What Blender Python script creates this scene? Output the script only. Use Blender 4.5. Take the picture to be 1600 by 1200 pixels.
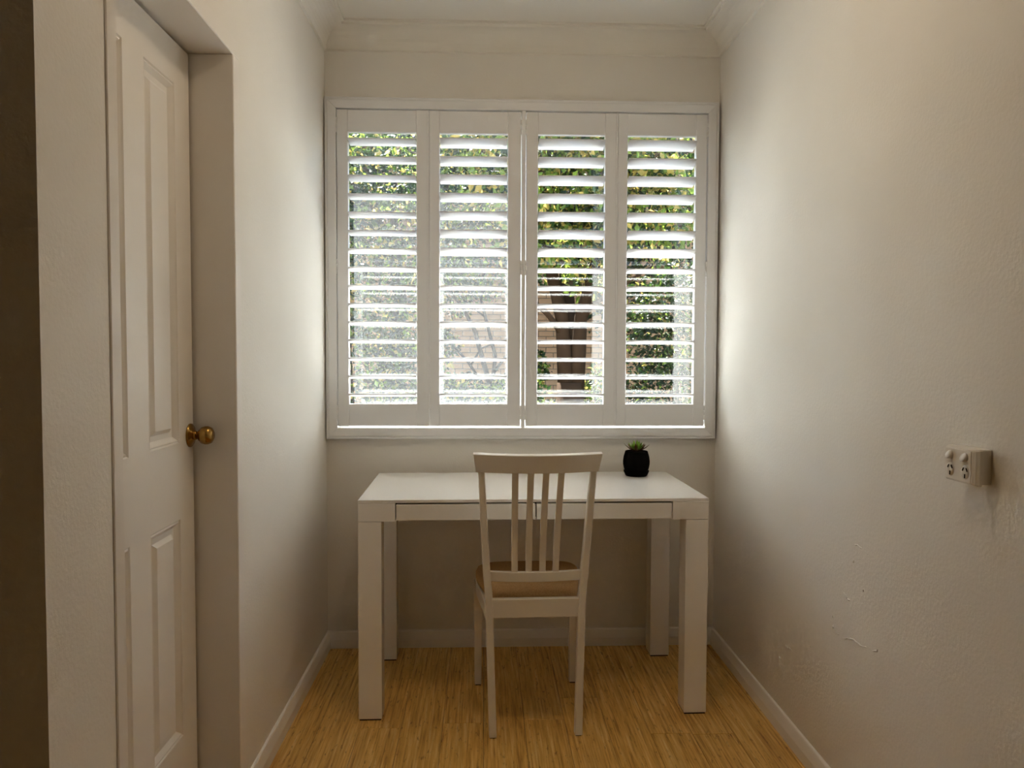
import bpy, bmesh, math, random
from mathutils import Vector, Matrix

# ---------------------------------------------------------------- scene, camera, light
for o in list(bpy.data.objects):
    bpy.data.objects.remove(o)
scene = bpy.context.scene
COL = scene.collection
PI = math.pi

cam_data = bpy.data.cameras.new('camera')
cam = bpy.data.objects.new('camera', cam_data)
COL.objects.link(cam)
cam_data.sensor_fit = 'HORIZONTAL'
cam_data.sensor_width = 36.0
cam_data.lens = 1206.0 / 1600.0 * 36.0
cam_data.clip_start = 0.02
cam_data.clip_end = 200
_r = Vector((0.9993253, -0.03658683, 0.0032179))
_u = Vector((-0.00175109, 0.04005269, 0.99919603))
_f = Vector((0.03668631, 0.99852751, -0.0399616))
cam.matrix_world = Matrix(((_r.x, _u.x, -_f.x, 0.65417),
                           (_r.y, _u.y, -_f.y, -3.23293),
                           (_r.z, _u.z, -_f.z, 1.24206),
                           (0, 0, 0, 1)))
scene.camera = cam

SUN_EL, SUN_AZ = math.radians(59.5), math.radians(103)   # azimuth measured from +x
world = bpy.data.worlds.new('sky')
scene.world = world
world.use_nodes = True
wn = world.node_tree
bg = wn.nodes['Background']
sky = wn.nodes.new('ShaderNodeTexSky')
sky.sky_type = 'NISHITA'
sky.sun_disc = False
sky.sun_elevation = SUN_EL
sky.sun_rotation = PI / 2 - SUN_AZ
wn.links.new(sky.outputs[0], bg.inputs[0])
bg.inputs[1].default_value = 0.34

sun_data = bpy.data.lights.new('sun', 'SUN')
sun_data.energy = 17.0
sun_data.angle = math.radians(0.6)
sun_data.color = (1.0, 0.97, 0.93)
sun = bpy.data.objects.new('sun', sun_data)
COL.objects.link(sun)
_sd = Vector((math.cos(SUN_EL) * math.cos(SUN_AZ), math.cos(SUN_EL) * math.sin(SUN_AZ), math.sin(SUN_EL)))
sun.rotation_euler = _sd.to_track_quat('Z', 'Y').to_euler()
sun.location = _sd * 12

vs = scene.view_settings
scene.display_settings.display_device = 'sRGB'
vs.view_transform = 'Standard'
vs.look = 'None'
vs.exposure = 2.38
vs.gamma = 1.0
vs.use_curve_mapping = False
cy = scene.cycles
cy.use_denoising = True
cy.denoiser = 'OPENIMAGEDENOISE'
cy.use_adaptive_sampling = True
cy.adaptive_threshold = 0.05
cy.max_bounces = 12
cy.diffuse_bounces = 6
cy.glossy_bounces = 5
cy.transmission_bounces = 8
cy.transparent_max_bounces = 16
cy.sample_clamp_indirect = 6.0
cy.caustics_reflective = False
cy.caustics_refractive = False

LAMP = 4.2   # glow of the ceiling lamp above the alcove

# ---------------------------------------------------------------- helpers
def link(o, parent=None):
    COL.objects.link(o)
    if parent is not None:
        o.parent = parent
    return o

def tag(o, label=None, cat=None, group=None, kind=None):
    if label: o['label'] = label
    if cat: o['category'] = cat
    if group: o['group'] = group
    if kind: o['kind'] = kind
    return o

def empty(name, loc=(0, 0, 0), rz=0.0, parent=None):
    o = bpy.data.objects.new(name, None)
    o.empty_display_size = 0.05
    o.location = loc
    o.rotation_euler = (0, 0, rz)
    return link(o, parent)

class MB:
    """collects geometry and builds one mesh object"""
    def __init__(s):
        s.v, s.f, s.sm = [], [], []
    def _add(s, vs_, fs_, smooth=False):
        b = len(s.v)
        s.v += [tuple(p) for p in vs_]
        s.f += [tuple(i + b for i in f) for f in fs_]
        s.sm += [smooth] * len(fs_)
        return s
    def box(s, x0, x1, y0, y1, z0, z1, c=0.0):
        """box; c = chamfer on every edge"""
        if c <= 0:
            vs_ = [(x, y, z) for z in (z0, z1) for y in (y0, y1) for x in (x0, x1)]
            return s._add(vs_, [(0, 2, 3, 1), (4, 5, 7, 6), (0, 1, 5, 4), (2, 6, 7, 3), (0, 4, 6, 2), (1, 3, 7, 5)])
        bm = bmesh.new()
        bmesh.ops.create_cube(bm, size=1)
        for v in bm.verts:
            v.co = ((x0 + x1) / 2 + v.co.x * (x1 - x0), (y0 + y1) / 2 + v.co.y * (y1 - y0), (z0 + z1) / 2 + v.co.z * (z1 - z0))
        bmesh.ops.bevel(bm, geom=bm.edges[:], offset=c, segments=1, affect='EDGES', profile=0.5)
        return s.from_bm(bm)
    def from_bm(s, bm, smooth=False):
        bm.verts.index_update()
        s._add([v.co[:] for v in bm.verts], [[v.index for v in f.verts] for f in bm.faces], smooth)
        bm.free()
        return s
    def prism(s, prof, a, b, fn, smooth=False):
        """closed profile of (u,v); fn(u,v,t)->xyz for t=a and t=b"""
        n = len(prof)
        vs_ = [fn(u, v, a) for u, v in prof] + [fn(u, v, b) for u, v in prof]
        fs_ = [(i, (i + 1) % n, n + (i + 1) % n, n + i) for i in range(n)]
        s._add(vs_, fs_, smooth)
        s._add(vs_, [tuple(range(n))[::-1], tuple(range(n, 2 * n))], False)
        return s
    def loft(s, rings, smooth=True, caps=True):
        n = len(rings[0])
        vs_ = [p for r in rings for p in r]
        fs_ = []
        for k in range(len(rings) - 1):
            for i in range(n):
                j = (i + 1) % n
                fs_.append((k * n + i, k * n + j, (k + 1) * n + j, (k + 1) * n + i))
        s._add(vs_, fs_, smooth)
        if caps:
            m = (len(rings) - 1) * n
            s._add(vs_, [tuple(range(n))[::-1], tuple(range(m, m + n))], False)
        return s
    def lathe(s, prof, n=32, axis='z', origin=(0, 0, 0), smooth=True):
        rings = []
        for r, h in prof:
            ring = []
            for i in range(n):
                a = 2 * PI * i / n
                p = (r * math.cos(a), r * math.sin(a), h)
                if axis == 'x': p = (h, r * math.cos(a), r * math.sin(a))
                ring.append((p[0] + origin[0], p[1] + origin[1], p[2] + origin[2]))
            rings.append(ring)
        return s.loft(rings, smooth)
    def bar(s, pts, widths, up=(0, 0, 1), smooth=False, n=4):
        """tube along pts; n=4 square using (w,d) half sizes"""
        rings = []
        for i, p in enumerate(pts):
            p = Vector(p)
            d = (Vector(pts[min(i + 1, len(pts) - 1)]) - Vector(pts[max(i - 1, 0)])).normalized()
            a = Vector(up).cross(d)
            if a.length < 1e-4: a = Vector((1, 0, 0))
            a.normalize()
            b = d.cross(a)
            w = widths[i] if isinstance(widths, list) else widths
            if not isinstance(w, tuple): w = (w, w)
            if n == 4:
                ring = [p + a * w[0] * sx + b * w[1] * sy for sx, sy in ((-1, -1), (1, -1), (1, 1), (-1, 1))]
            else:
                ring = [p + a * w[0] * math.cos(2 * PI * k / n) + b * w[1] * math.sin(2 * PI * k / n) for k in range(n)]
            rings.append([q[:] for q in ring])
        return s.loft(rings, smooth)
    def mesh(s, name, mat, bevel=0.0):
        me = bpy.data.meshes.new(name)
        me.from_pydata(s.v, [], s.f)
        bm = bmesh.new()
        bm.from_mesh(me)
        for f, sm in zip(bm.faces, s.sm): f.smooth = sm
        bmesh.ops.remove_doubles(bm, verts=bm.verts[:], dist=1e-6)
        bmesh.ops.recalc_face_normals(bm, faces=bm.faces[:])
        if bevel > 0:
            es = [e for e in bm.edges if len(e.link_faces) == 2 and e.calc_face_angle(0) > 0.5]
            bmesh.ops.bevel(bm, geom=es, offset=bevel, segments=2, affect='EDGES', profile=0.5)
        bm.to_mesh(me)
        bm.free()
        me.materials.append(mat)
        return me
    def build(s, name, mat, parent=None, bevel=0.0, loc=None):
        o = bpy.data.objects.new(name, s.mesh(name, mat, bevel))
        if loc: o.location = loc
        return link(o, parent)

def structure(name, mb, mat, label=None, bevel=0.0, parent=None):
    o = mb.build(name, mat, parent, bevel)
    o['kind'] = 'structure'
    if label: o['label'] = label
    return o

# ---------------------------------------------------------------- materials
def base(name, rough=0.5, spec=0.5):
    m = bpy.data.materials.new(name)
    m.use_nodes = True
    nt = m.node_tree
    b = nt.nodes['Principled BSDF']
    b.inputs['Roughness'].default_value = rough
    b.inputs['Specular IOR Level'].default_value = spec
    return m, nt, b

def N(nt, kind, **kw):
    n = nt.nodes.new(kind)
    for k, v in kw.items():
        if hasattr(n, k): setattr(n, k, v)
        else: n.inputs[k].default_value = v
    return n

def coords(nt, scale=(1, 1, 1), src='Object'):
    t = nt.nodes.new('ShaderNodeTexCoord')
    mp = nt.nodes.new('ShaderNodeMapping')
    mp.inputs['Scale'].default_value = scale
    nt.links.new(t.outputs[src], mp.inputs[0])
    return mp.outputs[0]

def ramp(nt, fac, stops):
    r = nt.nodes.new('ShaderNodeValToRGB')
    cr = r.color_ramp
    while len(cr.elements) < len(stops): cr.elements.new(0.5)
    for e, (p, c) in zip(cr.elements, stops):
        e.position = p
        e.color = (*c, 1)
    nt.links.new(fac, r.inputs[0])
    return r.outputs[0]

def paint(name, col, rough=0.5, var=0.03, bump=0.0, bscale=90.0, spec=0.4, coarse=0.0):
    m, nt, b = base(name, rough, spec)
    co = coords(nt)
    n = N(nt, 'ShaderNodeTexNoise', Scale=3.0, Detail=4.0)
    nt.links.new(co, n.inputs['Vector'])
    lo = tuple(max(0, c * (1 - var)) for c in col)
    hi = tuple(min(1, c * (1 + var)) for c in col)
    nt.links.new(ramp(nt, n.outputs[0], [(0.3, lo), (0.7, hi)]), b.inputs['Base Color'])
    if bump > 0:
        n2 = N(nt, 'ShaderNodeTexNoise', Scale=bscale, Detail=3.0)
        nt.links.new(co, n2.inputs['Vector'])
        h = n2.outputs[0]
        if coarse > 0:
            n3 = N(nt, 'ShaderNodeTexNoise', Scale=9.0, Detail=6.0, Roughness=0.65)
            nt.links.new(co, n3.inputs['Vector'])
            ma = N(nt, 'ShaderNodeMath', operation='MULTIPLY_ADD')
            nt.links.new(n3.outputs[0], ma.inputs[0])
            ma.inputs[1].default_value = coarse
            nt.links.new(h, ma.inputs[2])
            h = ma.outputs[0]
        bp = N(nt, 'ShaderNodeBump', Strength=bump, Distance=0.002)
        nt.links.new(h, bp.inputs['Height'])
        nt.links.new(bp.outputs[0], b.inputs['Normal'])
    return m

WALL = (0.80, 0.772, 0.712)
M_wall = paint('cream_wall_paint', WALL, 0.55, 0.02, 0.35, 140, 0.3, 1.0)
M_wall_rough = paint('cream_rendered_wall', WALL, 0.5, 0.02, 0.4, 110, 0.35, 1.3)
M_ceil = paint('ceiling_paint', (0.82, 0.79, 0.72), 0.7, 0.01, 0.1, 120, 0.2)
M_trim = paint('white_gloss_trim', (0.90, 0.88, 0.84), 0.32, 0.01)
M_shut = paint('white_shutter_paint', (0.80, 0.80, 0.80), 0.38, 0.008)
M_door = paint('white_door_paint', (0.82, 0.785, 0.725), 0.36, 0.012, 0.12, 60, 0.5)
M_jamb = paint('door_frame_paint', (0.80, 0.765, 0.71), 0.36, 0.012)
M_desk = paint('white_lacquer', (0.88, 0.865, 0.83), 0.09, 0.006, spec=0.45)
_b = M_desk.node_tree.nodes['Principled BSDF']
_b.inputs['Coat Weight'].default_value = 0.12
_b.inputs['Coat Roughness'].default_value = 0.04
M_chair = paint('chair_white_paint', (0.80, 0.76, 0.68), 0.38, 0.02)
M_dark = paint('dark_gap', (0.02, 0.015, 0.01), 0.8, 0.02)
M_plastic = paint('cream_plastic', (0.78, 0.74, 0.66), 0.3, 0.008)
M_plastic_w = paint('white_plastic', (0.86, 0.85, 0.82), 0.25, 0.005)
M_alu = paint('white_window_metal', (0.75, 0.75, 0.74), 0.4, 0.01)
M_pot = paint('black_ceramic', (0.0022, 0.0022, 0.0022), 0.7, 0.1, spec=0.03)
M_soil = paint('dark_soil', (0.02, 0.013, 0.008), 0.9, 0.3)
M_ground = paint('pale_concrete', (0.46, 0.45, 0.43), 0.85, 0.08, 0.2, 40)
M_garden = paint('garden_soil', (0.055, 0.045, 0.03), 0.95, 0.3, 0.4, 30)
M_mortar = paint('mortar', (0.10, 0.075, 0.055), 0.9, 0.08)
M_brick = paint('tan_brick', (0.34, 0.19, 0.10), 0.9, 0.22, 0.4, 60, 0.1)
M_bark = paint('brown_bark', (0.022, 0.012, 0.006), 0.9, 0.5, 0.8, 40, 0.05)

def brass():
    m, nt, b = base('aged_brass', 0.22)
    b.inputs['Metallic'].default_value = 1.0
    n = N(nt, 'ShaderNodeTexNoise', Scale=40.0, Detail=3.0)
    nt.links.new(coords(nt), n.inputs['Vector'])
    nt.links.new(ramp(nt, n.outputs[0], [(0.3, (0.30, 0.17, 0.045)), (0.7, (0.50, 0.31, 0.09))]), b.inputs['Base Color'])
    return m
M_brass = brass()

def fabric():
    m, nt, b = base('tan_seat_fabric', 0.95, 0.1)
    co = coords(nt)
    n = N(nt, 'ShaderNodeTexNoise', Scale=260.0, Detail=2.0)
    nt.links.new(co, n.inputs['Vector'])
    nt.links.new(ramp(nt, n.outputs[0], [(0.3, (0.46, 0.28, 0.12)), (0.7, (0.60, 0.39, 0.19))]), b.inputs['Base Color'])
    bp = N(nt, 'ShaderNodeBump', Strength=0.3, Distance=0.001)
    nt.links.new(n.outputs[0], bp.inputs['Height'])
    nt.links.new(bp.outputs[0], b.inputs['Normal'])
    return m
M_fabric = fabric()

def bamboo():
    m, nt, b = base('strand_bamboo', 0.36, 0.45)
    tc = nt.nodes.new('ShaderNodeTexCoord')
    oi = nt.nodes.new('ShaderNodeObjectInfo')
    off = N(nt, 'ShaderNodeVectorMath', operation='SCALE')
    off.inputs[0].default_value = (17.0, 31.0, 5.0)
    nt.links.new(oi.outputs['Random'], off.inputs['Scale'])
    add = N(nt, 'ShaderNodeVectorMath', operation='ADD')
    nt.links.new(tc.outputs['Object'], add.inputs[0])
    nt.links.new(off.outputs[0], add.inputs[1])
    def streak(sx, sy, detail, rough):
        mp = nt.nodes.new('ShaderNodeMapping')
        mp.inputs['Scale'].default_value = (sx, sy, 1)
        nt.links.new(add.outputs[0], mp.inputs[0])
        n = N(nt, 'ShaderNodeTexNoise', Scale=1.0, Detail=detail, Roughness=rough)
        nt.links.new(mp.outputs[0], n.inputs['Vector'])
        return n.outputs[0]
    fine = streak(150, 5.0, 4, 0.62)
    mid = streak(60, 3.0, 3, 0.55)
    knots = streak(110, 26.0, 3, 0.6)
    c1 = ramp(nt, fine, [(0.30, (0.42, 0.20, 0.035)), (0.44, (0.76, 0.44, 0.105)), (0.56, (0.88, 0.56, 0.16)), (0.70, (0.97, 0.74, 0.32))])
    c2 = ramp(nt, mid, [(0.3, (0.82, 0.77, 0.70)), (0.6, (1.0, 1.0, 1.0))])
    c3 = ramp(nt, knots, [(0.27, (0.45, 0.36, 0.26)), (0.40, (1, 1, 1))])
    def mul(a, c):
        mx = nt.nodes.new('ShaderNodeMix')
        mx.data_type = 'RGBA'
        mx.blend_type = 'MULTIPLY'
        mx.inputs[0].default_value = 1.0
        nt.links.new(a, mx.inputs[6])
        nt.links.new(c, mx.inputs[7])
        return mx.outputs[2]
    tone = ramp(nt, oi.outputs['Random'], [(0.0, (0.90, 0.88, 0.84)), (1.0, (1.0, 1.0, 1.0))])
    nt.links.new(mul(mul(mul(c1, c2), c3), tone), b.inputs['Base Color'])
    bp = N(nt, 'ShaderNodeBump', Strength=0.08, Distance=0.001)
    nt.links.new(fine, bp.inputs['Height'])
    nt.links.new(bp.outputs[0], b.inputs['Normal'])
    return m
M_bamboo = bamboo()

def leafmat(name, col, trans=0.35, rough=0.4):
    m, nt, b = base(name, rough, 0.15)
    n = N(nt, 'ShaderNodeTexNoise', Scale=2.5, Detail=5.0)
    nt.links.new(coords(nt), n.inputs['Vector'])
    c = ramp(nt, n.outputs[0], [(0.3, tuple(x * 0.6 for x in col)), (0.7, tuple(min(1, x * 1.35) for x in col))])
    nt.links.new(c, b.inputs['Base Color'])
    t = nt.nodes.new('ShaderNodeBsdfTranslucent')
    nt.links.new(c, t.inputs[0])
    mx = nt.nodes.new('ShaderNodeMixShader')
    mx.inputs[0].default_value = trans
    nt.links.new(b.outputs[0], mx.inputs[1])
    nt.links.new(t.outputs[0], mx.inputs[2])
    nt.links.new(mx.outputs[0], nt.nodes['Material Output'].inputs[0])
    return m
M_leaf = [leafmat('deep_green_leaf', (0.008, 0.015, 0.005)),
          leafmat('mid_green_leaf', (0.020, 0.040, 0.008)),
          leafmat('lime_leaf', (0.12, 0.17, 0.025), 0.5),
          leafmat('golden_leaf', (0.32, 0.24, 0.06), 0.5),
          leafmat('olive_brown_leaf', (0.03, 0.02, 0.01))]
M_succ = [leafmat('succulent_green', (0.20, 0.38, 0.05), 0.3), leafmat('succulent_bronze', (0.13, 0.075, 0.03), 0.1),
          leafmat('succulent_lime', (0.36, 0.58, 0.09), 0.3)]

def glass():
    m = bpy.data.materials.new('window_glass')
    m.use_nodes = True
    nt = m.node_tree
    nt.nodes.remove(nt.nodes['Principled BSDF'])
    lw = N(nt, 'ShaderNodeLayerWeight', Blend=0.5)     # Schlick reflectance, same on both faces of the pane
    p5 = N(nt, 'ShaderNodeMath', operation='POWER')
    nt.links.new(lw.outputs['Facing'], p5.inputs[0])
    p5.inputs[1].default_value = 5.0
    fr = N(nt, 'ShaderNodeMath', operation='MULTIPLY_ADD')
    nt.links.new(p5.outputs[0], fr.inputs[0])
    fr.inputs[1].default_value = 0.97
    fr.inputs[2].default_value = 0.03
    tr = nt.nodes.new('ShaderNodeBsdfTransparent')
    tr.inputs[0].default_value = (0.95, 0.97, 0.96, 1)
    gl = nt.nodes.new('ShaderNodeBsdfGlossy')
    gl.inputs['Roughness'].default_value = 0.0
    mx = nt.nodes.new('ShaderNodeMixShader')
    nt.links.new(fr.outputs[0], mx.inputs[0])
    nt.links.new(tr.outputs[0], mx.inputs[1])
    nt.links.new(gl.outputs[0], mx.inputs[2])
    nt.links.new(mx.outputs[0], nt.nodes['Material Output'].inputs[0])
    return m
M_glass = glass()

def screen():
    m = bpy.data.materials.new('insect_screen_mesh')
    m.use_nodes = True
    nt = m.node_tree
    b = nt.nodes['Principled BSDF']
    b.inputs['Base Color'].default_value = (0.62, 0.63, 0.65, 1)
    b.inputs['Roughness'].default_value = 0.7
    n = N(nt, 'ShaderNodeTexNoise', Scale=130.0, Detail=2.0)
    nt.links.new(coords(nt), n.inputs['Vector'])
    mr = N(nt, 'ShaderNodeMapRange')
    nt.links.new(n.outputs[0], mr.inputs[0])
    mr.inputs[1].default_value, mr.inputs[2].default_value = 0.3, 0.7
    mr.inputs[3].default_value, mr.inputs[4].default_value = 0.018, 0.046
    tr = nt.nodes.new('ShaderNodeBsdfTransparent')
    mx = nt.nodes.new('ShaderNodeMixShader')
    nt.links.new(mr.outputs[0], mx.inputs[0])
    nt.links.new(tr.outputs[0], mx.inputs[1])
    tl = nt.nodes.new('ShaderNodeBsdfTranslucent')
    tl.inputs[0].default_value = (0.62, 0.63, 0.65, 1)
    m2 = nt.nodes.new('ShaderNodeMixShader')
    m2.inputs[0].default_value = 0.5
    nt.links.new(b.outputs[0], m2.inputs[1])
    nt.links.new(tl.outputs[0], m2.inputs[2])
    nt.links.new(m2.outputs[0], mx.inputs[2])
    nt.links.new(mx.outputs[0], nt.nodes['Material Output'].inputs[0])
    return m
M_screen = screen()

# ---------------------------------------------------------------- the room
W = 1.6376          # alcove width
HC = 2.566          # ceiling height
YC = -2.067         # where the left wall ends and the room opens out
XL, YF = -2.60, -6.2   # far sides of the room behind the camera
WIN = (0.030, 1.606, 0.922, 2.246)   # hole in the window wall (x0,x1,z0,z1)

floor = structure('floor', MB().box(XL - .15, W + .15, YF - .15, 0.25, -0.15, -0.014), M_dark, 'strand bamboo plank floor')
rnd = random.Random(5)
PW = 0.1365
x = 0.383 - 3 * PW
cols = []
while x > XL: x -= PW
while x < W + 0.0:
    cols.append(x)
    x += PW
first = True
for i, cx in enumerate(cols):
    x0, x1 = max(cx + 0.0006, XL + .002), min(cx + PW - 0.0006, W - 0.002)
    if x1 - x0 < 0.01: continue
    ytop = -0.003 if x1 > 0.0 else YC + 0.05
    if x0 < 0.0 < x1: ytop = -0.003
    y = ytop
    seg = rnd.uniform(0.5, 1.8)
    while y > YF + 0.01:
        y2 = max(y - seg, YF + 0.003)
        L, wd = y - y2, x1 - x0
        o = MB().box(-wd / 2, wd / 2, -L / 2 + .0004, L / 2 - .0004, -0.014, 0.0, 0.0007).build('plank', M_bamboo, floor, loc=((x0 + x1) / 2, (y + y2) / 2, 0))
        y = y2
        seg = 1.85

structure('ceiling', MB().box(XL - .15, W + .15, YF - .15, 0.55, HC, HC + 0.16), M_ceil, 'off white plaster ceiling')
wb = MB()
x0, x1, z0, z1 = WIN
wb.box(XL - .15, x0, 0, .24, 0, HC).box(x1, W + .15, 0, .24, 0, HC).box(x0, x1, 0, .24, 0, z0).box(x0, x1, 0, .24, z1, HC)
structure('wall_back', wb, M_wall, 'cream painted wall around the shuttered window')
wall_r = structure('wall_right', MB().box(W, W + .15, YF - .15, 0, 0, HC), M_wall_rough, 'cream wall with patched lumpy plaster on the right')
# left wall with door opening
DY0, DY1, DZ = -1.857, -1.126, 2.062
wl = MB()
wl.box(-.15, 0, YC, DY0, 0, HC).box(-.15, 0, DY1, 0, 0, HC).box(-.15, 0, DY0, DY1, DZ, HC)
structure('wall_left', wl, M_wall_rough, 'cream wall with the panelled door on the left')
structure('wall_return', MB().box(XL, -.15, YC, YC + .12, 0, HC), M_wall, 'wall end turning the corner at the far left')
structure('wall_side', MB().box(XL - .15, XL, YF - .15, 0, 0, HC), M_wall, 'wall of the room behind')
structure('wall_front', MB().box(XL, W, YF - .15, YF, 0, HC), M_wall, 'wall behind the camera')

# chips and ridges left by plaster patching, (y, z) lines standing just proud of the right wall
rp = random.Random(4)
for line in ([(-1.239, .739), (-1.262, .741), (-1.281, .736)], [(-1.238, .697), (-1.237, .688)], [(-1.295, .636), (-1.293, .627)],
             [(-1.184, .592), (-1.200, .588), (-1.206, .581), (-1.221, .582)], [(-1.121, .512), (-1.124, .500)], [(-1.125, .482), (-1.128, .470), (-1.140, .466), (-1.166, .468)],
             [(-1.185, .466), (-1.22, .478), (-1.25, .485), (-1.285, .482), (-1.318, .491)], [(-1.345, .493), (-1.369, .501), (-1.371, .509)],
             [(-.794, .296), (-.815, .293), (-.828, .300), (-.841, .297)], [(-.976, .364), (-.980, .361)]):
    pts = []
    for (y0, z0), (y1, z1) in zip(line[:-1], line[1:]):
        for k in range(4):
            t = k / 4
            pts.append((y0 + (y1 - y0) * t + rp.uniform(-.0015, .0015), z0 + (z1 - z0) * t + rp.uniform(-.0015, .0015)))
    pts.append(line[-1])
    rings = []
    for i, (y, z) in enumerate(pts):
        a, b_ = pts[max(i - 1, 0)], pts[min(i + 1, len(pts) - 1)]
        d = Vector((b_[0] - a[0], b_[1] - a[1])).normalized()
        e = 0.2 if i in (0, len(pts) - 1) else rp.uniform(.6, 1.1)
        w, hgt = .0030 * e, .0034 * e
        rings.append([(W + .001, y - d.y * w, z + d.x * w), (W - hgt, y, z), (W + .001, y + d.y * w, z - d.x * w)])
    MB().loft(rings, True).build('plaster_chip', M_wall, wall_r)

# cornice (coved plaster) : profile u = out from wall, v = down from ceiling
cov = [(0, 0), (0.098, 0), (0.098, 0.008), (0.088, 0.009), (0.086, 0.017), (0.079, 0.018)]
for k in range(9):
    a = k / 8 * PI / 2
    cov.append((0.078 - 0.068 * math.sin(a), 0.017 + 0.066 * (1 - math.cos(a))))
cov += [(0.010, 0.090), (0.0, 0.0925)]
structure('trim_1', MB().prism(cov, -0.0, W, lambda u, v, t: (t, -u, HC - v)), M_ceil, 'coved plaster cornice above the window')
structure('trim_2', MB().prism(cov, YC, 0, lambda u, v, t: (u, t, HC - v)), M_ceil, 'coved plaster cornice along the left wall')
structure('trim_3', MB().prism(cov, YF, 0, lambda u, v, t: (W - u, t, HC - v)), M_ceil, 'coved plaster cornice along the right wall')

# splayed skirting
sk = [(0, 0), (0.0150, 0), (0.0150, 0.036), (0.0085, 0.067), (0.0065, 0.0705), (0, 0.0725)]
structure('baseboard_back', MB().prism(sk, 0.0, W, lambda u, v, t: (t, -u, v)), M_trim, 'white skirting under the window wall')
structure('baseboard_left', MB().prism(sk, DY1, 0, lambda u, v, t: (u, t, v)).prism(sk, YC, DY0, lambda u, v, t: (u, t, v)), M_trim, 'white skirting on the left wall')
structure('baseboard_right', MB().prism(sk, YF, 0, lambda u, v, t: (W - u, t, v)), M_trim, 'white skirting on the right wall')

# ---------------------------------------------------------------- door and its frame
JT, JN = 0.047, 0.040
fr = empty('trim_4', (0, (DY0 + DY1) / 2, 0))
fr['kind'] = 'structure'
fr['label'] = 'white painted door frame set flush in the left wall'
yc = (DY0 + DY1) / 2
def jl(y): return y - yc
MB().box(-.15, .003, jl(DY1 - JT), jl(DY1 - .0015), 0, DZ - JT, .002).build('jamb', M_jamb, fr)
MB().box(-.15, .003, jl(DY0 + .0025), jl(DY0 + JN), 0, DZ - JT, .002).build('jamb', M_jamb, fr)
MB().box(-.15, .003, jl(DY0 + .0025), jl(DY1 - .0015), DZ - JT, DZ - .0015, .002).build('head_jamb', M_jamb, fr)
# door leaf : outward normal +x, face at XD
XD = -0.108
dy0, dy1, dz0, dz1 = DY0 + JN + .003, DY1 - JT - .011, 0.008, DZ - JT - .008
door = MB()
PANELS = [(-1.450, -1.276, 1.014, 1.903), (-1.450, -1.276, 0.268, 0.822), (-1.722, -1.553, 1.014, 1.903), (-1.722, -1.553, 0.268, 0.822)]
ys = sorted({dy0, dy1} | {p[0] for p in PANELS} | {p[1] for p in PANELS})
zs = sorted({dz0, dz1} | {p[2] for p in PANELS} | {p[3] for p in PANELS})
bmv, bmf = [], []
for a in range(len(ys) - 1):
    for c in range(len(zs) - 1):
        ym, zm = (ys[a] + ys[a + 1]) / 2, (zs[c] + zs[c + 1]) / 2
        if any(p[0] < ym < p[1] and p[2] < zm < p[3] for p in PANELS): continue
        b_ = len(bmv)
        bmv += [(XD, ys[a], zs[c]), (XD, ys[a + 1], zs[c]), (XD, ys[a + 1], zs[c + 1]), (XD, ys[a], zs[c + 1])]
        bmf.append((b_, b_ + 1, b_ + 2, b_ + 3))
door._add(bmv, bmf)
XB = XD - .035
door._add([(XD, dy0, dz0), (XD, dy1, dz0), (XD, dy1, dz1), (XD, dy0, dz1), (XB, dy0, dz0), (XB, dy1, dz0), (XB, dy1, dz1), (XB, dy0, dz1)],
          [(4, 7, 6, 5), (0, 4, 5, 1), (1, 5, 6, 2), (2, 6, 7, 3), (3, 7, 4, 0)])
door_o = structure('door_1', door, M_door, 'white four panel moulded door with a brass knob')
for (a, b_, c, d) in PANELS:
    # moulded panel : bead, sloping cove, flat groove, raised field
    rings = []
    for ins, dep in ((0, 0), (.003, -.0035), (.007, -.0015), (.018, -.0115), (.031, -.0115), (.041, -.0035)):
        rings.append([(XD + dep, a + ins, c + ins), (XD + dep, b_ - ins, c + ins), (XD + dep, b_ - ins, d - ins), (XD + dep, a + ins, d - ins)])
    n4 = MB()
    vs_ = [p for r in rings for p in r]
    fs_ = []
    for k in range(len(rings) - 1):
        for i in range(4):
            j = (i + 1) % 4
            fs_.append((k * 4 + i, k * 4 + j, k * 4 + 4 + j, k * 4 + 4 + i))
    fs_.append(tuple(range(len(vs_) - 4, len(vs_))))
    n4._add(vs_, fs_)
    n4.build('door_panel', M_door, door_o)
KY, KZ = -1.205, 1.026
knob = MB().lathe([(0.0, .060), (.012, .0595), (.020, .055), (.0235, .047), (.024, .040), (.0215, .031), (.016, .025), (.0105, .021), (.009, .014), (.0095, .008)], 40, 'x', (XD, KY, KZ)).build('door_knob', M_brass, door_o)
tag(knob, 'round aged brass knob')
MB().lathe([(.0095, .0), (.0095, .012), (.011, .0125), (.017, .0095), (.019, .0075), (.027, .0055), (.0305, .003), (.031, 0.0002)], 40, 'x', (XD, KY, KZ)).build('knob_rose', M_brass, knob)
MB().lathe([(.0105, .009), (.0118, .0115), (.0118, .015), (.0105, .0175)], 32, 'x', (XD, KY, KZ)).build('knob_collar', M_brass, knob)

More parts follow.
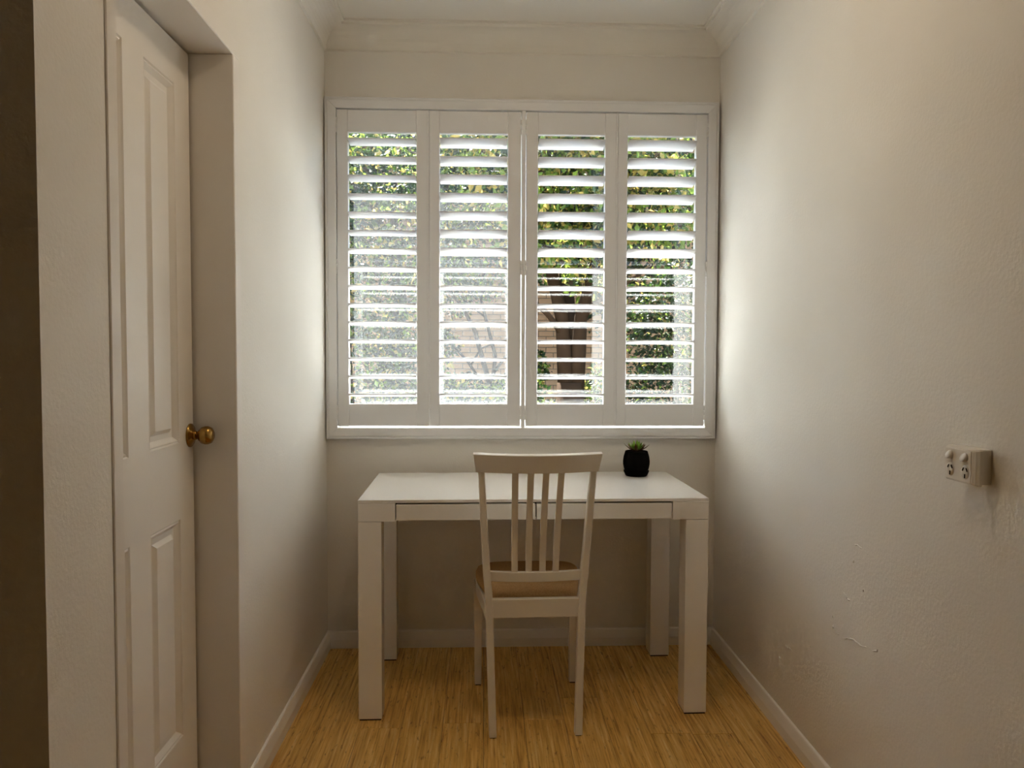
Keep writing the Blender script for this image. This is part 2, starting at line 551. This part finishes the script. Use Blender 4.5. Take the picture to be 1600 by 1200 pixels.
# ---------------------------------------------------------------- window (glass, screen) and plantation shutters
win = empty('window_1', ((WIN[0] + WIN[1]) / 2, .15, WIN[2]))
win['kind'] = 'structure'
win['label'] = 'white framed garden window behind the shutters'
wx, wy, wz = win.location
def wbox(x0, x1, y0, y1, z0, z1, c=.002): return MB().box(x0 - wx, x1 - wx, y0 - wy, y1 - wy, z0 - wz, z1 - wz, c)
x0, x1, z0, z1 = WIN
wbox(x0, x0 + .020, .12, .20, z0, z1).build('window_jamb', M_alu, win)
wbox(x1 - .014, x1, .12, .20, z0, z1).build('window_jamb', M_alu, win)
wbox(x0 + .020, x1 - .014, .12, .20, z1 - .035, z1).build('window_head', M_alu, win)
wbox(x0 + .020, x1 - .014, .12, .20, z0, z0 + .035).build('window_rail', M_alu, win)
XM = 0.817
wbox(XM - .018, XM + .018, .125, .195, z0 + .035, z1 - .035).build('window_mullion', M_alu, win)
wbox(x0, x1, .205, .30, z0 - .03, z0 - .002).build('window_sill', M_alu, win)
wbox(x0 + .020, XM - .018, .158, .162, z0 + .035, z1 - .035, 0).build('window_pane', M_glass, win)
wbox(XM + .018, x1 - .014, .158, .162, z0 + .035, z1 - .035, 0).build('window_pane', M_glass, win)
sc_o = wbox(x0 + .058, XM - .022, .172, .173, z0 + .045, z1 - .036, 0).build('insect_screen', M_screen, win)
tag(sc_o, 'hazy grey insect screen')
wbox(x0 + .022, XM - .020, .168, .180, z0 + .036, z0 + .045).build('screen_rail', M_alu, win)

# shutter frame : four mitred members and the centre post
sf = empty('plantation_shutters', (W / 2, 0, 0.884))
tag(sf, 'white louvred plantation shutters of four hinged panels across the window', 'window shutters')
FX0, FX1, FZ0, FZ1 = 0.004, 1.6295, 0.884, 2.2825
FW = 0.047
# profile: inset from outer edge, y
fp = [(0, 0), (0, -.026), (.003, -.030), (.011, -.030), (.014, -.033), (FW - .002, -.033), (FW, -.031), (FW, 0)]
def frame_member(side):
    mb = MB()
    A, B = [], []
    for ins, yy in fp:
        if side == 'top':    A.append((FX0 + ins, yy, FZ1 - ins)); B.append((FX1 - ins, yy, FZ1 - ins))
        if side == 'bottom': A.append((FX0 + ins, yy, FZ0 + ins)); B.append((FX1 - ins, yy, FZ0 + ins))
        if side == 'left':   A.append((FX0 + ins, yy, FZ0 + ins)); B.append((FX0 + ins, yy, FZ1 - ins))
        if side == 'right':  A.append((FX1 - ins, yy, FZ0 + ins)); B.append((FX1 - ins, yy, FZ1 - ins))
    d = 0.0004 # hairline at the mitres
    off = Vector(B[0]) - Vector(A[0]); off.normalize()
    A = [tuple(Vector(p) + off * d) for p in A]
    B = [tuple(Vector(p) - off * d) for p in B]
    A = [(p[0] - W / 2, p[1], p[2] - .884) for p in A]
    B = [(p[0] - W / 2, p[1], p[2] - .884) for p in B]
    return mb.loft([A, B], False)
for side, nm in (('top', 'frame_head'), ('bottom', 'frame_sill'), ('left', 'frame_jamb'), ('right', 'frame_jamb')):
    frame_member(side).build(nm, M_shut, sf)
def sbox(x0, x1, y0, y1, z0, z1, c=.001): return MB().box(x0 - W / 2, x1 - W / 2, y0, y1, z0 - .884, z1 - .884, c)
OX0, OX1, OZ0, OZ1 = FX0 + FW, FX1 - FW, FZ0 + FW, FZ1 - FW
sbox(OX0 - .006, OX0 + .010, .008, .028, OZ0, OZ1).build('stop_strip', M_shut, sf)
sbox(OX1 - .010, OX1 + .005, .008, .028, OZ0, OZ1).build('stop_strip', M_shut, sf)
sbox(OX0, OX1, .008, .028, OZ1 - .012, OZ1 + .010).build('stop_strip', M_shut, sf)
TP0, TP1 = .8094, .8256
sbox(TP0, TP1, -.031, .020, OZ0 + .0005, OZ1 - .0005, .0015).build('centre_post', M_shut, sf)

PY0, PY1 = -.027, .001     # panel thickness
PYC = -.013
ZB, ZT2 = OZ0 + .0065, OZ1 - .0035
RB, RT = 1.030, 2.142       # louvre opening
NSL = 15
PIT = (RT - RB) / NSL
def louvre_mesh(length, name):
    prof = []
    n = 20
    for k in range(n):
        a = 2 * PI * k / n
        prof.append((0.038 * math.copysign(abs(math.cos(a)) ** 0.9, math.cos(a)), 0.0054 * math.sin(a)))
    mb = MB().prism(prof, -length / 2, length / 2, lambda u, v, t: (t, u, v), smooth=True)
    return mb.mesh(name, M_shut)
def hinge(parent, x, z, ox):
    """butt hinge knuckles and leaf"""
    h = MB()
    h.lathe([(0, -.030), (.0032, -.030), (.0036, -.027), (.0036, -.010), (.0030, -.0095), (.0030, -.009), (.0036, -.0085), (.0036, .0085),
             (.0030, .009), (.0030, .0095), (.0036, .010), (.0036, .027), (.0032, .030), (0, .030)], 14, 'z', (x, PY0 - .003, z))
    h.build('hinge', M_shut, parent)
#            x0     s0    s1    x1   hinge   upper/lower tilt (deg)
PAN = [(.0535, .099, .377, .4225, 'L', 8.5, 8.0, 'white louvred shutter panel at the left end, its louvres nearly level'),
       (.4300, .472, .752, .8065, 'R', 18.0, 7.5, 'white louvred shutter panel just left of the centre post'),
       (.8285, .877, 1.154, 1.2005, 'L', 20.0, 8.0, 'white louvred shutter panel just right of the centre post'),
       (1.2075, 1.248, 1.533, 1.5785, 'R', 20.5, 8.0, 'white louvred shutter panel at the right end, beside the right wall')]
for (px0, s0, s1, px1, hs, tu, tl, lab) in PAN:
    pc = (px0 + px1) / 2
    p = empty('shutter_panel', (pc - W / 2, PYC, ZB - .884), 0, sf)
    tag(p, lab)
    def pb(x0, x1, y0, y1, z0, z1, c=.0012): return MB().box(x0 - pc, x1 - pc, y0 - PYC, y1 - PYC, z0 - ZB, z1 - ZB, c)
    pb(px0, s0, PY0, PY1, ZB, ZT2, .002).build('stile', M_shut, p)
    pb(s1, px1, PY0, PY1, ZB, ZT2, .002).build('stile', M_shut, p)
    pb(s0, s1, PY0 + .0015, PY1 - .0015, RT, ZT2 - .001).build('top_rail', M_shut, p)
    pb(s0, s1, PY0 + .0015, PY1 - .0015, ZB + .001, RB).build('bottom_rail', M_shut, p)
    if hs == 'L' and s0 < .5:
        pb(px1 - .001, px1 + .0065, PY0 - .002, PY1 - .006, ZB, ZT2).build('rebate_bead', M_shut, p)
    if hs == 'L' and s0 > .5:
        pb(px1 - .001, px1 + .006, PY0 - .002, PY1 - .006, ZB, ZT2).build('rebate_bead', M_shut, p)
    hx = (px0 - .001 if hs == 'L' else px1 + .001)
    for hz in (2.168, 1.595, .995):
        hh = MB().lathe([(0, -.030), (.0032, -.030), (.0037, -.028), (.0037, -.0105), (.0028, -.010), (.0028, -.009), (.0037, -.0085), (.0037, .0085),
                         (.0028, .009), (.0028, .010), (.0037, .0105), (.0037, .028), (.0032, .030), (0, .030)], 14, 'z',
                        (hx - pc, PY0 - .003 - PYC, hz - ZB))
        hh.build('hinge', M_shut, p)
    lm = louvre_mesh(s1 - s0 - .004, 'louvre')
    for k in range(NSL):
        o = bpy.data.objects.new('louvre', lm)
        o.location = ((s0 + s1) / 2 - pc, 0, RT - PIT * (k + .5) - ZB)
        t = tu if k < 7 else tl
        o.rotation_euler = (-math.radians(t), 0, 0)   # outer edge lower
        link(o, p)

# ---------------------------------------------------------------- desk
DW, DD, DH = 1.1886, 0.590, 0.750
desk = empty('writing_desk', (0.2264, -0.069, 0), 0.014)
tag(desk, 'glossy white desk with two drawers standing under the window', 'desk')
# local: x along width, y = 0 at the back edge, -DD at the front
BT = 0.0725  # height of the box under the top
TT = 0.0105
zb = DH - TT - 0.0005
MB().box(0, DW, -DD, 0, DH - TT, DH, .0012).build('desk_top', M_desk, desk)
LG = 0.078
BX = 0.124
MB().box(0, BX, -DD, -DD + .10, DH - BT, zb, .001).build('corner_block', M_desk, desk)
MB().box(DW - BX, DW, -DD, -DD + .10, DH - BT, zb, .001).build('corner_block', M_desk, desk)
MB().box(0, .02, -DD + .10, 0, DH - BT, zb, .001).build('side_apron', M_desk, desk)
MB().box(DW - .02, DW, -DD + .10, 0, DH - BT, zb, .001).build('side_apron', M_desk, desk)
MB().box(.02, DW - .02, -.02, 0, DH - BT, zb, .001).build('back_apron', M_desk, desk)
MB().box(.02, DW - .02, -DD + .10, -.02, DH - BT + .004, DH - BT + .010).build('under_panel', M_desk, desk)
MB().box(BX, DW - BX, -DD + .03, -DD + .1, DH - BT + .006, zb - .001).build('drawer_gap_shade', M_dark, desk)  # solid block behind the drawers, shade of the gaps put into its colour
mid = DW / 2 + 0.003
gap = 0.0036
for a, b_ in ((BX + gap, mid - gap / 2), (mid + gap / 2, DW - BX - gap)):
    MB().box(a, b_, -DD, -DD + .02, DH - BT + .003, zb - .0048, .001).build('drawer', M_desk, desk)
for (lx, ly) in ((0, -DD), (DW - LG, -DD), (0.0, -LG - .004), (DW - LG, -LG - .004)):
    lg = MB().box(lx, lx + LG, ly, ly + LG, 0.005, DH - BT - .0012, .0015).build('leg', M_desk, desk)
    MB().box(lx + .003, lx + LG - .003, ly + .003, ly + LG - .003, 0.0, 0.0055).build('foot_pad', M_dark, lg)

# ---------------------------------------------------------------- chair, seen from behind
ch = empty('dining_chair', (0.819, -0.580, 0), 0.030)
tag(ch, 'white slat back wooden chair with a tan seat pushed to the desk', 'chair')
# rear posts : outer half width and y against z
PO = [(0.004, -.196, .1515), (.20, -.182, .1570), (.40, -.170, .1630), (.47, -.169, .1660), (.53, -.172, .1715), (.64, -.184, .1775), (.76, -.203, .1835), (.872, -.2235, .1890), (.90, -.2275, .1905)]
def post(sx):
    rings = []
    for z, y, xo in PO:
        w = .0245 if z < .5 else .0245 - .004 * (z - .5) / .4
        d = .034 if .2 < z < .6 else .029
        if z > .8: d = .0165
        xi, xe = xo - w, xo
        c = .003
        rr = [(xi + c, y - d / 2), (xe - c, y - d / 2), (xe, y - d / 2 + c), (xe, y + d / 2 - c), (xe - c, y + d / 2), (xi + c, y + d / 2), (xi, y + d / 2 - c), (xi, y - d / 2 + c)]
        rings.append([(sx * a, b_, z) for a, b_ in rr])
    return MB().loft(rings, False)
for sx in (-1, 1):
    pl = post(sx).build('rear_post', M_chair, ch)
    MB().box(sx * .139 - .009, sx * .139 + .009, -.206, -.186, 0, .0045).build('foot_pad', M_dark, pl)
# front legs
for sx in (-1, 1):
    cx = sx * .178
    lg = MB()
    rings = []
    for z, w in ((.004, .0125), (.25, .0145), (.395, .017)):
        yy = .206
        rings.append([(cx - w, yy - w, z), (cx + w, yy - w, z), (cx + w, yy + w, z), (cx - w, yy + w, z)])
    lo = lg.loft(rings, False).build('front_leg', M_chair, ch, bevel=.0015)
    MB().box(cx - .010, cx + .010, .196, .216, 0, .0045).build('foot_pad', M_dark, lo)
# curved top rail
def rail(z0, z1, hw0, hw1, yfun, th, name, zarch=0.0, lean=0.0):
    rings = []
    n = 18
    for k in range(n + 1):
        s = -1 + 2 * k / n
        y = yfun(s)
        ring = []
        for zz, hw, dy in ((z0, hw0, 0), (z1, hw1, -lean)):
            ring.append((s * hw, y + dy - th / 2, zz))
        for zz, hw, dy in ((z1, hw1, -lean), (z0, hw0, 0)):
            ring.append((s * hw, y + dy + th / 2, zz + th * lean / (z1 - z0)))   # faces square to the leaning rail
        rings.append(ring)
    return MB().loft(rings, False).build(name, M_chair, ch, bevel=.0018)
top_y = lambda s: -.266 + .045 * s * s
rail(.868, .9255, .1955, .2045, top_y, .021, 'top_rail', lean=.012)
low_y = lambda s: -.182 + .016 * s * s
rail(.503, .5345, .147, .149, low_y, .018, 'lower_back_rail')
MB().box(-.142, .142, -.183, -.160, .384, .445, .0015).build('rear_seat_rail', M_chair, ch)
MB().box(-.165, .165, .193, .216, .350, .405, .0015).build('front_seat_rail', M_chair, ch)
for sx in (-1, 1):
    # side seat rail, deeper at the front and scooped towards the rear leg
    mb = MB()
    rings = []
    for k in range(11):
        t = k / 10
        y = -.165 + t * .365
        xo = .158 + t * .030
        ztop = .4105 - .004 * t
        zbot = .352 + .010 * (1 - t)
        rings.append([(sx * (xo - .02), y, zbot), (sx * xo, y, zbot), (sx * xo, y, ztop), (sx * (xo - .02), y, ztop)])
    mb.loft(rings, False).build('side_seat_rail', M_chair, ch, bevel=.0012)
# four back slats
for k, (xt, xb) in enumerate(((-.0735, -.0690), (-.0245, -.0235), (.0235, .0210), (.0720, .0640))):
    rings = []
    for j in range(7):
        t = j / 6
        z = .530 + t * (.872 - .530)
        y = -.179 - .078 * t ** 1.5
        xx = xb + (xt - xb) * t
        w, d = .0102, .0055
        rings.append([(xx - w, y - d, z), (xx + w, y - d, z), (xx + w, y + d, z), (xx - w, y + d, z)])
    MB().loft(rings, False).build('back_slat', M_chair, ch, bevel=.001)
# upholstered seat: rounded trapezoid, domed
def seat_ring(sc, z, dome=0.0):
    pts = []
    n = 48
    for k in range(n):
        a = 2 * PI * k / n
        c, s_ = math.cos(a), math.sin(a)
        ex = 0.36
        u = math.copysign(abs(c) ** ex, c)
        v = math.copysign(abs(s_) ** ex, s_)
        y = .026 + v * .182 * sc
        hw = (.1395 + (v + 1) / 2 * .063) * sc
        pts.append((u * hw, y + (.012 * (1 - u * u) if v > .7 else 0), z))
    return pts
seat = MB()
sr = [seat_ring(.95, .408), seat_ring(.985, .414), seat_ring(1.0, .430), seat_ring(.995, .446), seat_ring(.965, .458), seat_ring(.90, .466), seat_ring(.75, .473), seat_ring(.5, .477), seat_ring(.2, .479)]
seat.loft(sr, True).build('seat_cushion', M_fabric, ch)

# ---------------------------------------------------------------- potted succulent
pt = empty('potted_succulent', (1.270, -0.156, DH))
tag(pt, 'small green rosette succulent in a black pot on the desk', 'plant')
MB().lathe([(.0, .012), (.036, .012), (.0425, .016), (.0495, .030), (.0530, .047), (.0535, .060), (.0510, .078), (.0465, .094), (.0450, .0985),
            (.0440, .1000), (.0425, .0990), (.0420, .0930), (.0, .0925)], 48).build('pot', M_pot, pt)
MB().lathe([(.0, .0), (.041, .0), (.044, .003), (.0500, .0165), (.0510, .0215), (.0490, .0220), (.0465, .0150), (.040, .0125), (.0, .0121)], 48).build('saucer', M_pot, pt)
MB().lathe([(.0, .0935), (.0415, .0935), (.0415, .0945), (.030, .0965), (.0, .0975)], 32).build('soil', M_soil, pt)
rs = random.Random(11)
def succ_leaf(az, el, L, wd, mat):
    rings = []
    n = 7
    R = Matrix.Rotation(az, 3, 'Z')
    for k in range(n):
        t = k / (n - 1)
        w = wd * (0.45 + 1.35 * t - 1.75 * t ** 2.6) if t < 1 else .0004
        w = max(w, .0004)
        th = max(.0028 * (1 - t) + .0004, .0004)
        e = el + .35 * t
        p = Vector((.003 + L * t * math.cos(e), 0, .1005 + L * t * math.sin(e)))
        ring = []
        for q in range(6):
            a = 2 * PI * q / 6
            lat, ver = w * math.cos(a), th * math.sin(a)
            v = p + Vector((-math.sin(e) * ver, lat, math.cos(e) * ver))
            ring.append((R @ v)[:])
        rings.append(ring)
    MB().loft(rings, True).build('leaf', mat, pt)
for i in range(11): succ_leaf(i * 2 * PI / 11 + rs.uniform(-.1, .1), rs.uniform(.06, .18), rs.uniform(.047, .056), .0085, M_succ[1])
for i in range(9): succ_leaf(i * 2 * PI / 9 + .3 + rs.uniform(-.1, .1), rs.uniform(.34, .46), rs.uniform(.042, .049), .0082, M_succ[(i + 1) % 2])
for i in range(7): succ_leaf(i * 2 * PI / 7 + .1 + rs.uniform(-.1, .1), rs.uniform(.66, .82), rs.uniform(.036, .042), .0080, M_succ[0])
for i in range(5): succ_leaf(i * 2 * PI / 5 + rs.uniform(-.1, .1), rs.uniform(.98, 1.12), rs.uniform(.040, .045), .0078, M_succ[2])

# ---------------------------------------------------------------- double power outlet on the right wall
ol = empty('power_outlet', (W, -1.738, .9875))
tag(ol, 'cream double power outlet with two switches on the right wall', 'power outlet')
OH = .0715
MB().box(-.027, 0, -.044, .040, .0015, OH - .0015, .0015).build('mounting_block', M_plastic, ol)
# cover plate with rolled edges : outline in (y,z), several insets
rings = []
for ins, xx in ((0, -.026), (0, -.0315), (.0035, -.0365), (.009, -.0395)):
    y0, y1, z0, z1 = -.055 + ins * 1.3, .0455 - ins * .35, ins * .35, OH - ins * .35
    c = .003
    rings.append([(xx, y0 + c, z0), (xx, y1 - c, z0), (xx, y1, z0 + c), (xx, y1, z1 - c), (xx, y1 - c, z1), (xx, y0 + c, z1), (xx, y0, z1 - c), (xx, y0, z0 + c)])
MB().loft(rings, False).build('cover_plate', M_plastic, ol)
XP = -.0395
MB().box(XP - .0012, XP + .001, -.0415, .0405, .0045, OH - .0045, .0008).build('face_plate', M_plastic, ol)
for yy in (.0235, -.0245):
    sm = MB().lathe([(0, 0), (.0086, 0), (.0084, -.0055), (.0074, -.0068), (0, -.0070)], 24, 'x', (XP - .0012, yy, .0535))
    sm.v = [(vx + (vz - .0535) * .45 if vx < XP - .003 else vx, vy, vz) for vx, vy, vz in sm.v]   # rocker pressed in at the top
    sm.build('switch', M_plastic_w, ol)
    so = MB().lathe([(0, .0003), (.0135, .0003), (.0135, -.00012), (0, -.00015)], 28, 'x', (XP - .0012, yy, .0240)).build('socket', M_plastic, ol)
    for (sy, sz, ang, hl) in ((.0058, .0295, .55, .0036), (-.0058, .0295, -.55, .0036), (0, .0165, 0, .0040)):
        dv = Vector((0, -math.sin(ang), math.cos(ang)))
        a, b_ = Vector((XP - .0021, yy + sy, sz)) - dv * hl, Vector((XP - .0021, yy + sy, sz)) + dv * hl
        n_ = Vector((0, dv.z, -dv.y)) * .0011
        xs = Vector((.0006, 0, 0))
        q = MB()
        q.loft([[(a - n_ - xs)[:], (a + n_ - xs)[:], (a + n_ + xs)[:], (a - n_ + xs)[:]], [(b_ - n_ - xs)[:], (b_ + n_ - xs)[:], (b_ + n_ + xs)[:], (b_ - n_ + xs)[:]]], False)
        q.build('slot', M_dark, so)

# ---------------------------------------------------------------- ceiling lamp over the alcove
lamp = empty('ceiling_lamp', (0.82, -1.45, HC))
tag(lamp, 'round frosted ceiling lamp above the middle of the alcove', 'lamp')
MB().lathe([(0, 0), (.15, 0), (.15, -.02), (.14, -.025), (0, -.025)], 32).build('lamp_base', M_trim, lamp)
m_, nt_, b_s = base('frosted_lamp_glass', 0.4)
b_s.inputs['Base Color'].default_value = (0.9, 0.86, 0.78, 1)
b_s.inputs['Emission Color'].default_value = (1.0, 0.76, 0.52, 1)
b_s.inputs['Emission Strength'].default_value = LAMP
MB().lathe([(0, -.085), (.05, -.082), (.10, -.068), (.13, -.045), (.135, -.0255), (0, -.0255)], 32).build('lamp_shade', m_, lamp)

# ---------------------------------------------------------------- the garden
GZ = -0.30
structure('ground', MB().box(-14, 16, 1.5, 9.0, GZ - .2, GZ - .02), M_garden, 'dark garden soil under the trees')
structure('paving', MB().box(-14, 16, .24, 1.5, GZ - .2, GZ), M_ground, 'pale sunlit paving below the window')

# neighbour's brick wall
BY = 9.0
bw = structure('wall_garden', MB().box(-7, 9, BY + .012, BY + .3, GZ, 5.6), M_mortar, 'tan brick wall beyond the garden trees')
bl, bh, jt = .230, .076, .010
one = MB().box(-bl / 2, bl / 2, 0, .06, -bh / 2, bh / 2, .003).mesh('brick', M_brick)
far = MB()
rb = random.Random(3)
nrow = int((5.6 - GZ) / (bh + jt))
cand = []
for r in range(nrow):
    z = GZ + (r + .5) * (bh + jt)
    for c in range(int(16 / (bl + jt))):
        xx = -7 + (c + .5 + (.5 if r % 2 else 0)) * (bl + jt)
        if xx + bl / 2 > 9: continue
        cand.append((xx, z))
near = [p for p in cand if .15 <= p[0] <= 3.3 and .42 <= p[1] <= 2.3]
near.sort(key=lambda p: (p[0] - 1.3) ** 2 + (p[1] - 1.3) ** 2)
near = set(near[:280])
for (xx, z) in cand:
    dy = rb.uniform(-.004, .004)
    if (xx, z) in near:
        o = bpy.data.objects.new('brick', one)
        o.location = (xx, BY + dy, z)
        link(o, bw)
    else:
        far.box(xx - bl / 2, xx + bl / 2, BY + dy, BY + .06, z - bh / 2, z + bh / 2)
fo = far.build('brickwork', M_brick, bw)
fo['kind'] = 'stuff'

# leaves : each foliage mass is one mesh of folded leaves
def foliage(name, blobs, n, seed, weights, size=.05, parent=None):
    rg = random.Random(seed)
    V_, F_, MI = [], [], []
    vols = [b_[3] * b_[4] * b_[5] for b_ in blobs]
    tot = sum(v ** .67 for v in vols)
    for (bx, by, bz, rx, ry, rz), vol in zip(blobs, vols):
        k = int(n * vol ** .67 / tot)
        for _ in range(k):
            while True:
                d = Vector((rg.gauss(0, 1), rg.gauss(0, 1), rg.gauss(0, 1)))
                if d.length > .1: break
            d.normalize()
            rr = rg.uniform(.45, 1.0) ** .6
            lump = 1 + .18 * math.sin(7 * d.x + seed) * math.sin(6 * d.z + 2 * seed) + .12 * math.sin(13 * d.y + 5 * d.x)
            p = Vector((bx + d.x * rx * rr * lump, by + d.y * ry * rr * lump, bz + d.z * rz * rr * lump))
            if p.z < GZ + .05: continue
            L = size * rg.uniform(.7, 1.35)
            ax = (d * .6 + Vector((rg.gauss(0, .7), rg.gauss(0, .7), rg.gauss(-.25, .6)))).normalized()
            side = ax.cross(Vector((rg.gauss(0, 1), rg.gauss(0, 1), rg.gauss(0, 1)))).normalized()
            nm = ax.cross(side)
            w = L * .30
            i = len(V_)
            V_ += [p[:], (p + ax * L * .45 + side * w + nm * w * .35)[:], (p + ax * L)[:], (p + ax * L * .45 - side * w + nm * w * .35)[:]]
            F_ += [(i, i + 1, i + 2), (i, i + 2, i + 3)]
            m_ = rg.choices(range(5), weights)[0]
            MI += [m_, m_]
    me = bpy.data.meshes.new(name)
    me.from_pydata(V_, [], F_)
    for m_ in M_leaf: me.materials.append(m_)
    me.polygons.foreach_set('material_index', MI)
    me.update()
    o = bpy.data.objects.new(name, me)
    o['kind'] = 'stuff'
    return link(o, parent)

def branch(pts, r0, r1, n=9):
    k = len(pts)
    return MB().bar(pts, [r0 + (r1 - r0) * i / (k - 1) for i in range(k)], up=(0.3, 1, 0.1), smooth=True, n=n)

def tree(name, label, base_, stems, blobs, n, seed, weights, size=.05, cat='tree'):
    t = empty(name, base_)
    tag(t, label, cat, 'garden trees and shrubs outside the window')
    B = Vector(base_)
    for nm, pts, r0, r1 in stems:
        branch([(Vector(p) - B)[:] for p in pts], r0, r1).build(nm, M_bark, t)
    bl_ = [(b_[0] - B.x, b_[1] - B.y, b_[2] - B.z, *b_[3:]) for b_ in blobs]
    global GZ
    g = GZ
    GZ = GZ - B.z
    foliage('foliage', bl_, n, seed, weights, size, t)
    GZ = g
    return t

DK = (50, 30, 10, 3, 7)
MX = (26, 32, 24, 12, 6)
BRT = (10, 24, 36, 26, 4)
# twin-trunk tree straight behind the right-hand shutters
tree('garden_tree', 'twin trunk tree with lime and golden leaves behind the right shutters', (1.53, 4.5, GZ),
     [('trunk', [(1.53, 4.5, GZ), (1.53, 4.5, .4), (1.525, 4.5, .95)], .16, .135),
      ('trunk_stem', [(1.49, 4.5, .80), (1.465, 4.5, 1.25), (1.44, 4.52, 1.60), (1.33, 4.6, 2.1), (1.15, 4.6, 2.8)], .090, .05),
      ('trunk_stem', [(1.58, 4.5, .80), (1.605, 4.48, 1.25), (1.62, 4.45, 1.60), (1.75, 4.4, 2.1), (1.9, 4.4, 2.9)], .085, .045),
      ('branch', [(1.50, 4.5, 1.35), (1.30, 4.45, 1.62), (1.10, 4.4, 1.80), (.8, 4.4, 2.1)], .035, .015),
      ('branch', [(1.61, 4.48, 1.5), (1.72, 4.4, 1.72), (1.95, 4.35, 1.86), (2.3, 4.3, 2.1)], .03, .012)],
     [(1.5, 4.1, 3.0, 1.0, .6, .62), (1.0, 4.4, 3.5, .9, .7, .6), (2.2, 4.2, 2.75, .7, .6, .55), (1.35, 4.3, 2.35, .55, .45, .30), (1.9, 4.3, 3.7, .8, .7, .5), (1.75, 4.55, 2.05, .3, .3, .22)],
     15000, 2, BRT, .075)
tree('garden_tree', 'leafy tree with spreading grey branches behind the left shutters', (-.35, 5.2, GZ),
     [('trunk', [(-.35, 5.2, GZ), (-.33, 5.2, .8), (-.25, 5.2, 1.8), (-.35, 5.2, 2.8)], .11, .06),
      ('branch', [(-.28, 5.2, 1.6), (.2, 5.1, 2.1), (.7, 5.0, 2.3)], .04, .015),
      ('branch', [(-.32, 5.2, 2.4), (-.7, 5.0, 3.0), (-1.1, 4.9, 3.4)], .05, .03),
      ('branch', [(.72, 5.4, .9), (.55, 5.3, 1.5), (.42, 5.2, 1.75), (.1, 5.2, 2.1)], .03, .012)],
     [(-.2, 4.9, 3.15, .75, .6, .5), (.45, 5.0, 2.9, .7, .6, .55), (-.75, 4.9, 2.35, .5, .5, .45), (.1, 5.0, 2.2, .55, .5, .35), (-1.3, 5.2, 3.2, .7, .6, .7), (-.5, 4.9, 1.6, .5, .4, .4)],
     12000, 5, MX, .07)
tree('garden_shrub', 'dark clipped hedge shrub behind the right end shutter panel', (2.75, 5.0, GZ),
     [('stem', [(2.75, 5.0, GZ), (2.72, 5.0, .8), (2.7, 5.0, 1.5)], .05, .02)],
     [(2.7, 5.0, 1.55, .62, .5, .75), (2.65, 5.0, .75, .5, .5, .6), (3.5, 5.0, 1.5, .6, .5, .9)],
     9000, 8, DK, .055, 'shrub')
tree('garden_shrub', 'low leafy bush at the foot of the twin trunk tree', (.95, 4.3, GZ),
     [('stem', [(.95, 4.3, GZ), (.95, 4.3, .3), (1.0, 4.3, .7)], .03, .015)],
     [(.95, 4.3, .62, .42, .35, .42), (.3, 4.5, .55, .5, .4, .5), (1.85, 4.7, .75, .22, .3, .35)],
     6000, 12, MX, .055, 'shrub')
tree('garden_shrub', 'tall bushy shrub behind the left end shutter panel', (-.7, 4.6, GZ),
     [('stem', [(-.7, 4.6, GZ), (-.68, 4.6, .6), (-.7, 4.6, 1.4)], .04, .02)],
     [(-.55, 4.7, 1.0, .55, .4, .65), (-.15, 4.8, .8, .45, .4, .5), (-1.2, 4.6, 1.5, .5, .5, 1.2)],
     8000, 15, MX, .06, 'shrub')
tree('garden_shrub', 'open twiggy shrub in front of the brick wall', (.75, 6.4, GZ),
     [('stem', [(.75, 6.4, GZ), (.72, 6.4, .5), (.80, 6.4, 1.2), (.62, 6.4, 1.9), (.7, 6.4, 2.5)], .035, .012),
      ('branch', [(.74, 6.4, .7), (.45, 6.35, 1.15), (.25, 6.3, 1.35), (-.1, 6.3, 1.75)], .022, .008),
      ('branch', [(.78, 6.4, 1.0), (1.0, 6.35, 1.3), (1.12, 6.35, 1.62), (1.2, 6.3, 2.0)], .020, .007),
      ('branch', [(.50, 6.35, 1.1), (.62, 6.3, 1.3), (.95, 6.3, 1.42), (1.25, 6.3, 1.75)], .014, .006),
      ('branch', [(.66, 6.4, 1.7), (.4, 6.35, 1.9), (.1, 6.3, 2.2)], .014, .006)],
     [(.2, 6.4, 2.1, .5, .4, .42), (.95, 6.4, 2.25, .5, .4, .36), (.05, 6.4, 1.35, .30, .3, .26), (.55, 6.4, .55, .7, .4, .38), (1.25, 6.4, 1.05, .22, .3, .26)],
     6000, 31, MX, .06, 'shrub')
tree('garden_tree', 'dense dark tree towering behind the others over the brick wall', (1.6, 7.4, GZ),
     [('trunk', [(1.9, 7.4, GZ), (1.85, 7.4, 1.5), (1.7, 7.4, 3.2)], .14, .07),
      ('branch', [(1.85, 7.4, 2.0), (1.1, 7.3, 2.9), (.4, 7.2, 3.4)], .06, .02)],
     [(1.6, 7.3, 4.1, 1.5, .8, .9), (3.2, 7.4, 3.6, 1.3, .8, 1.1), (-.2, 7.3, 4.0, 1.3, .8, .9), (2.9, 7.4, 2.0, .8, .6, .7), (-1.6, 7.4, 3.4, 1.0, .8, 1.2), (1.9, 7.4, 2.9, .9, .6, .5)],
     16000, 21, DK, .085)
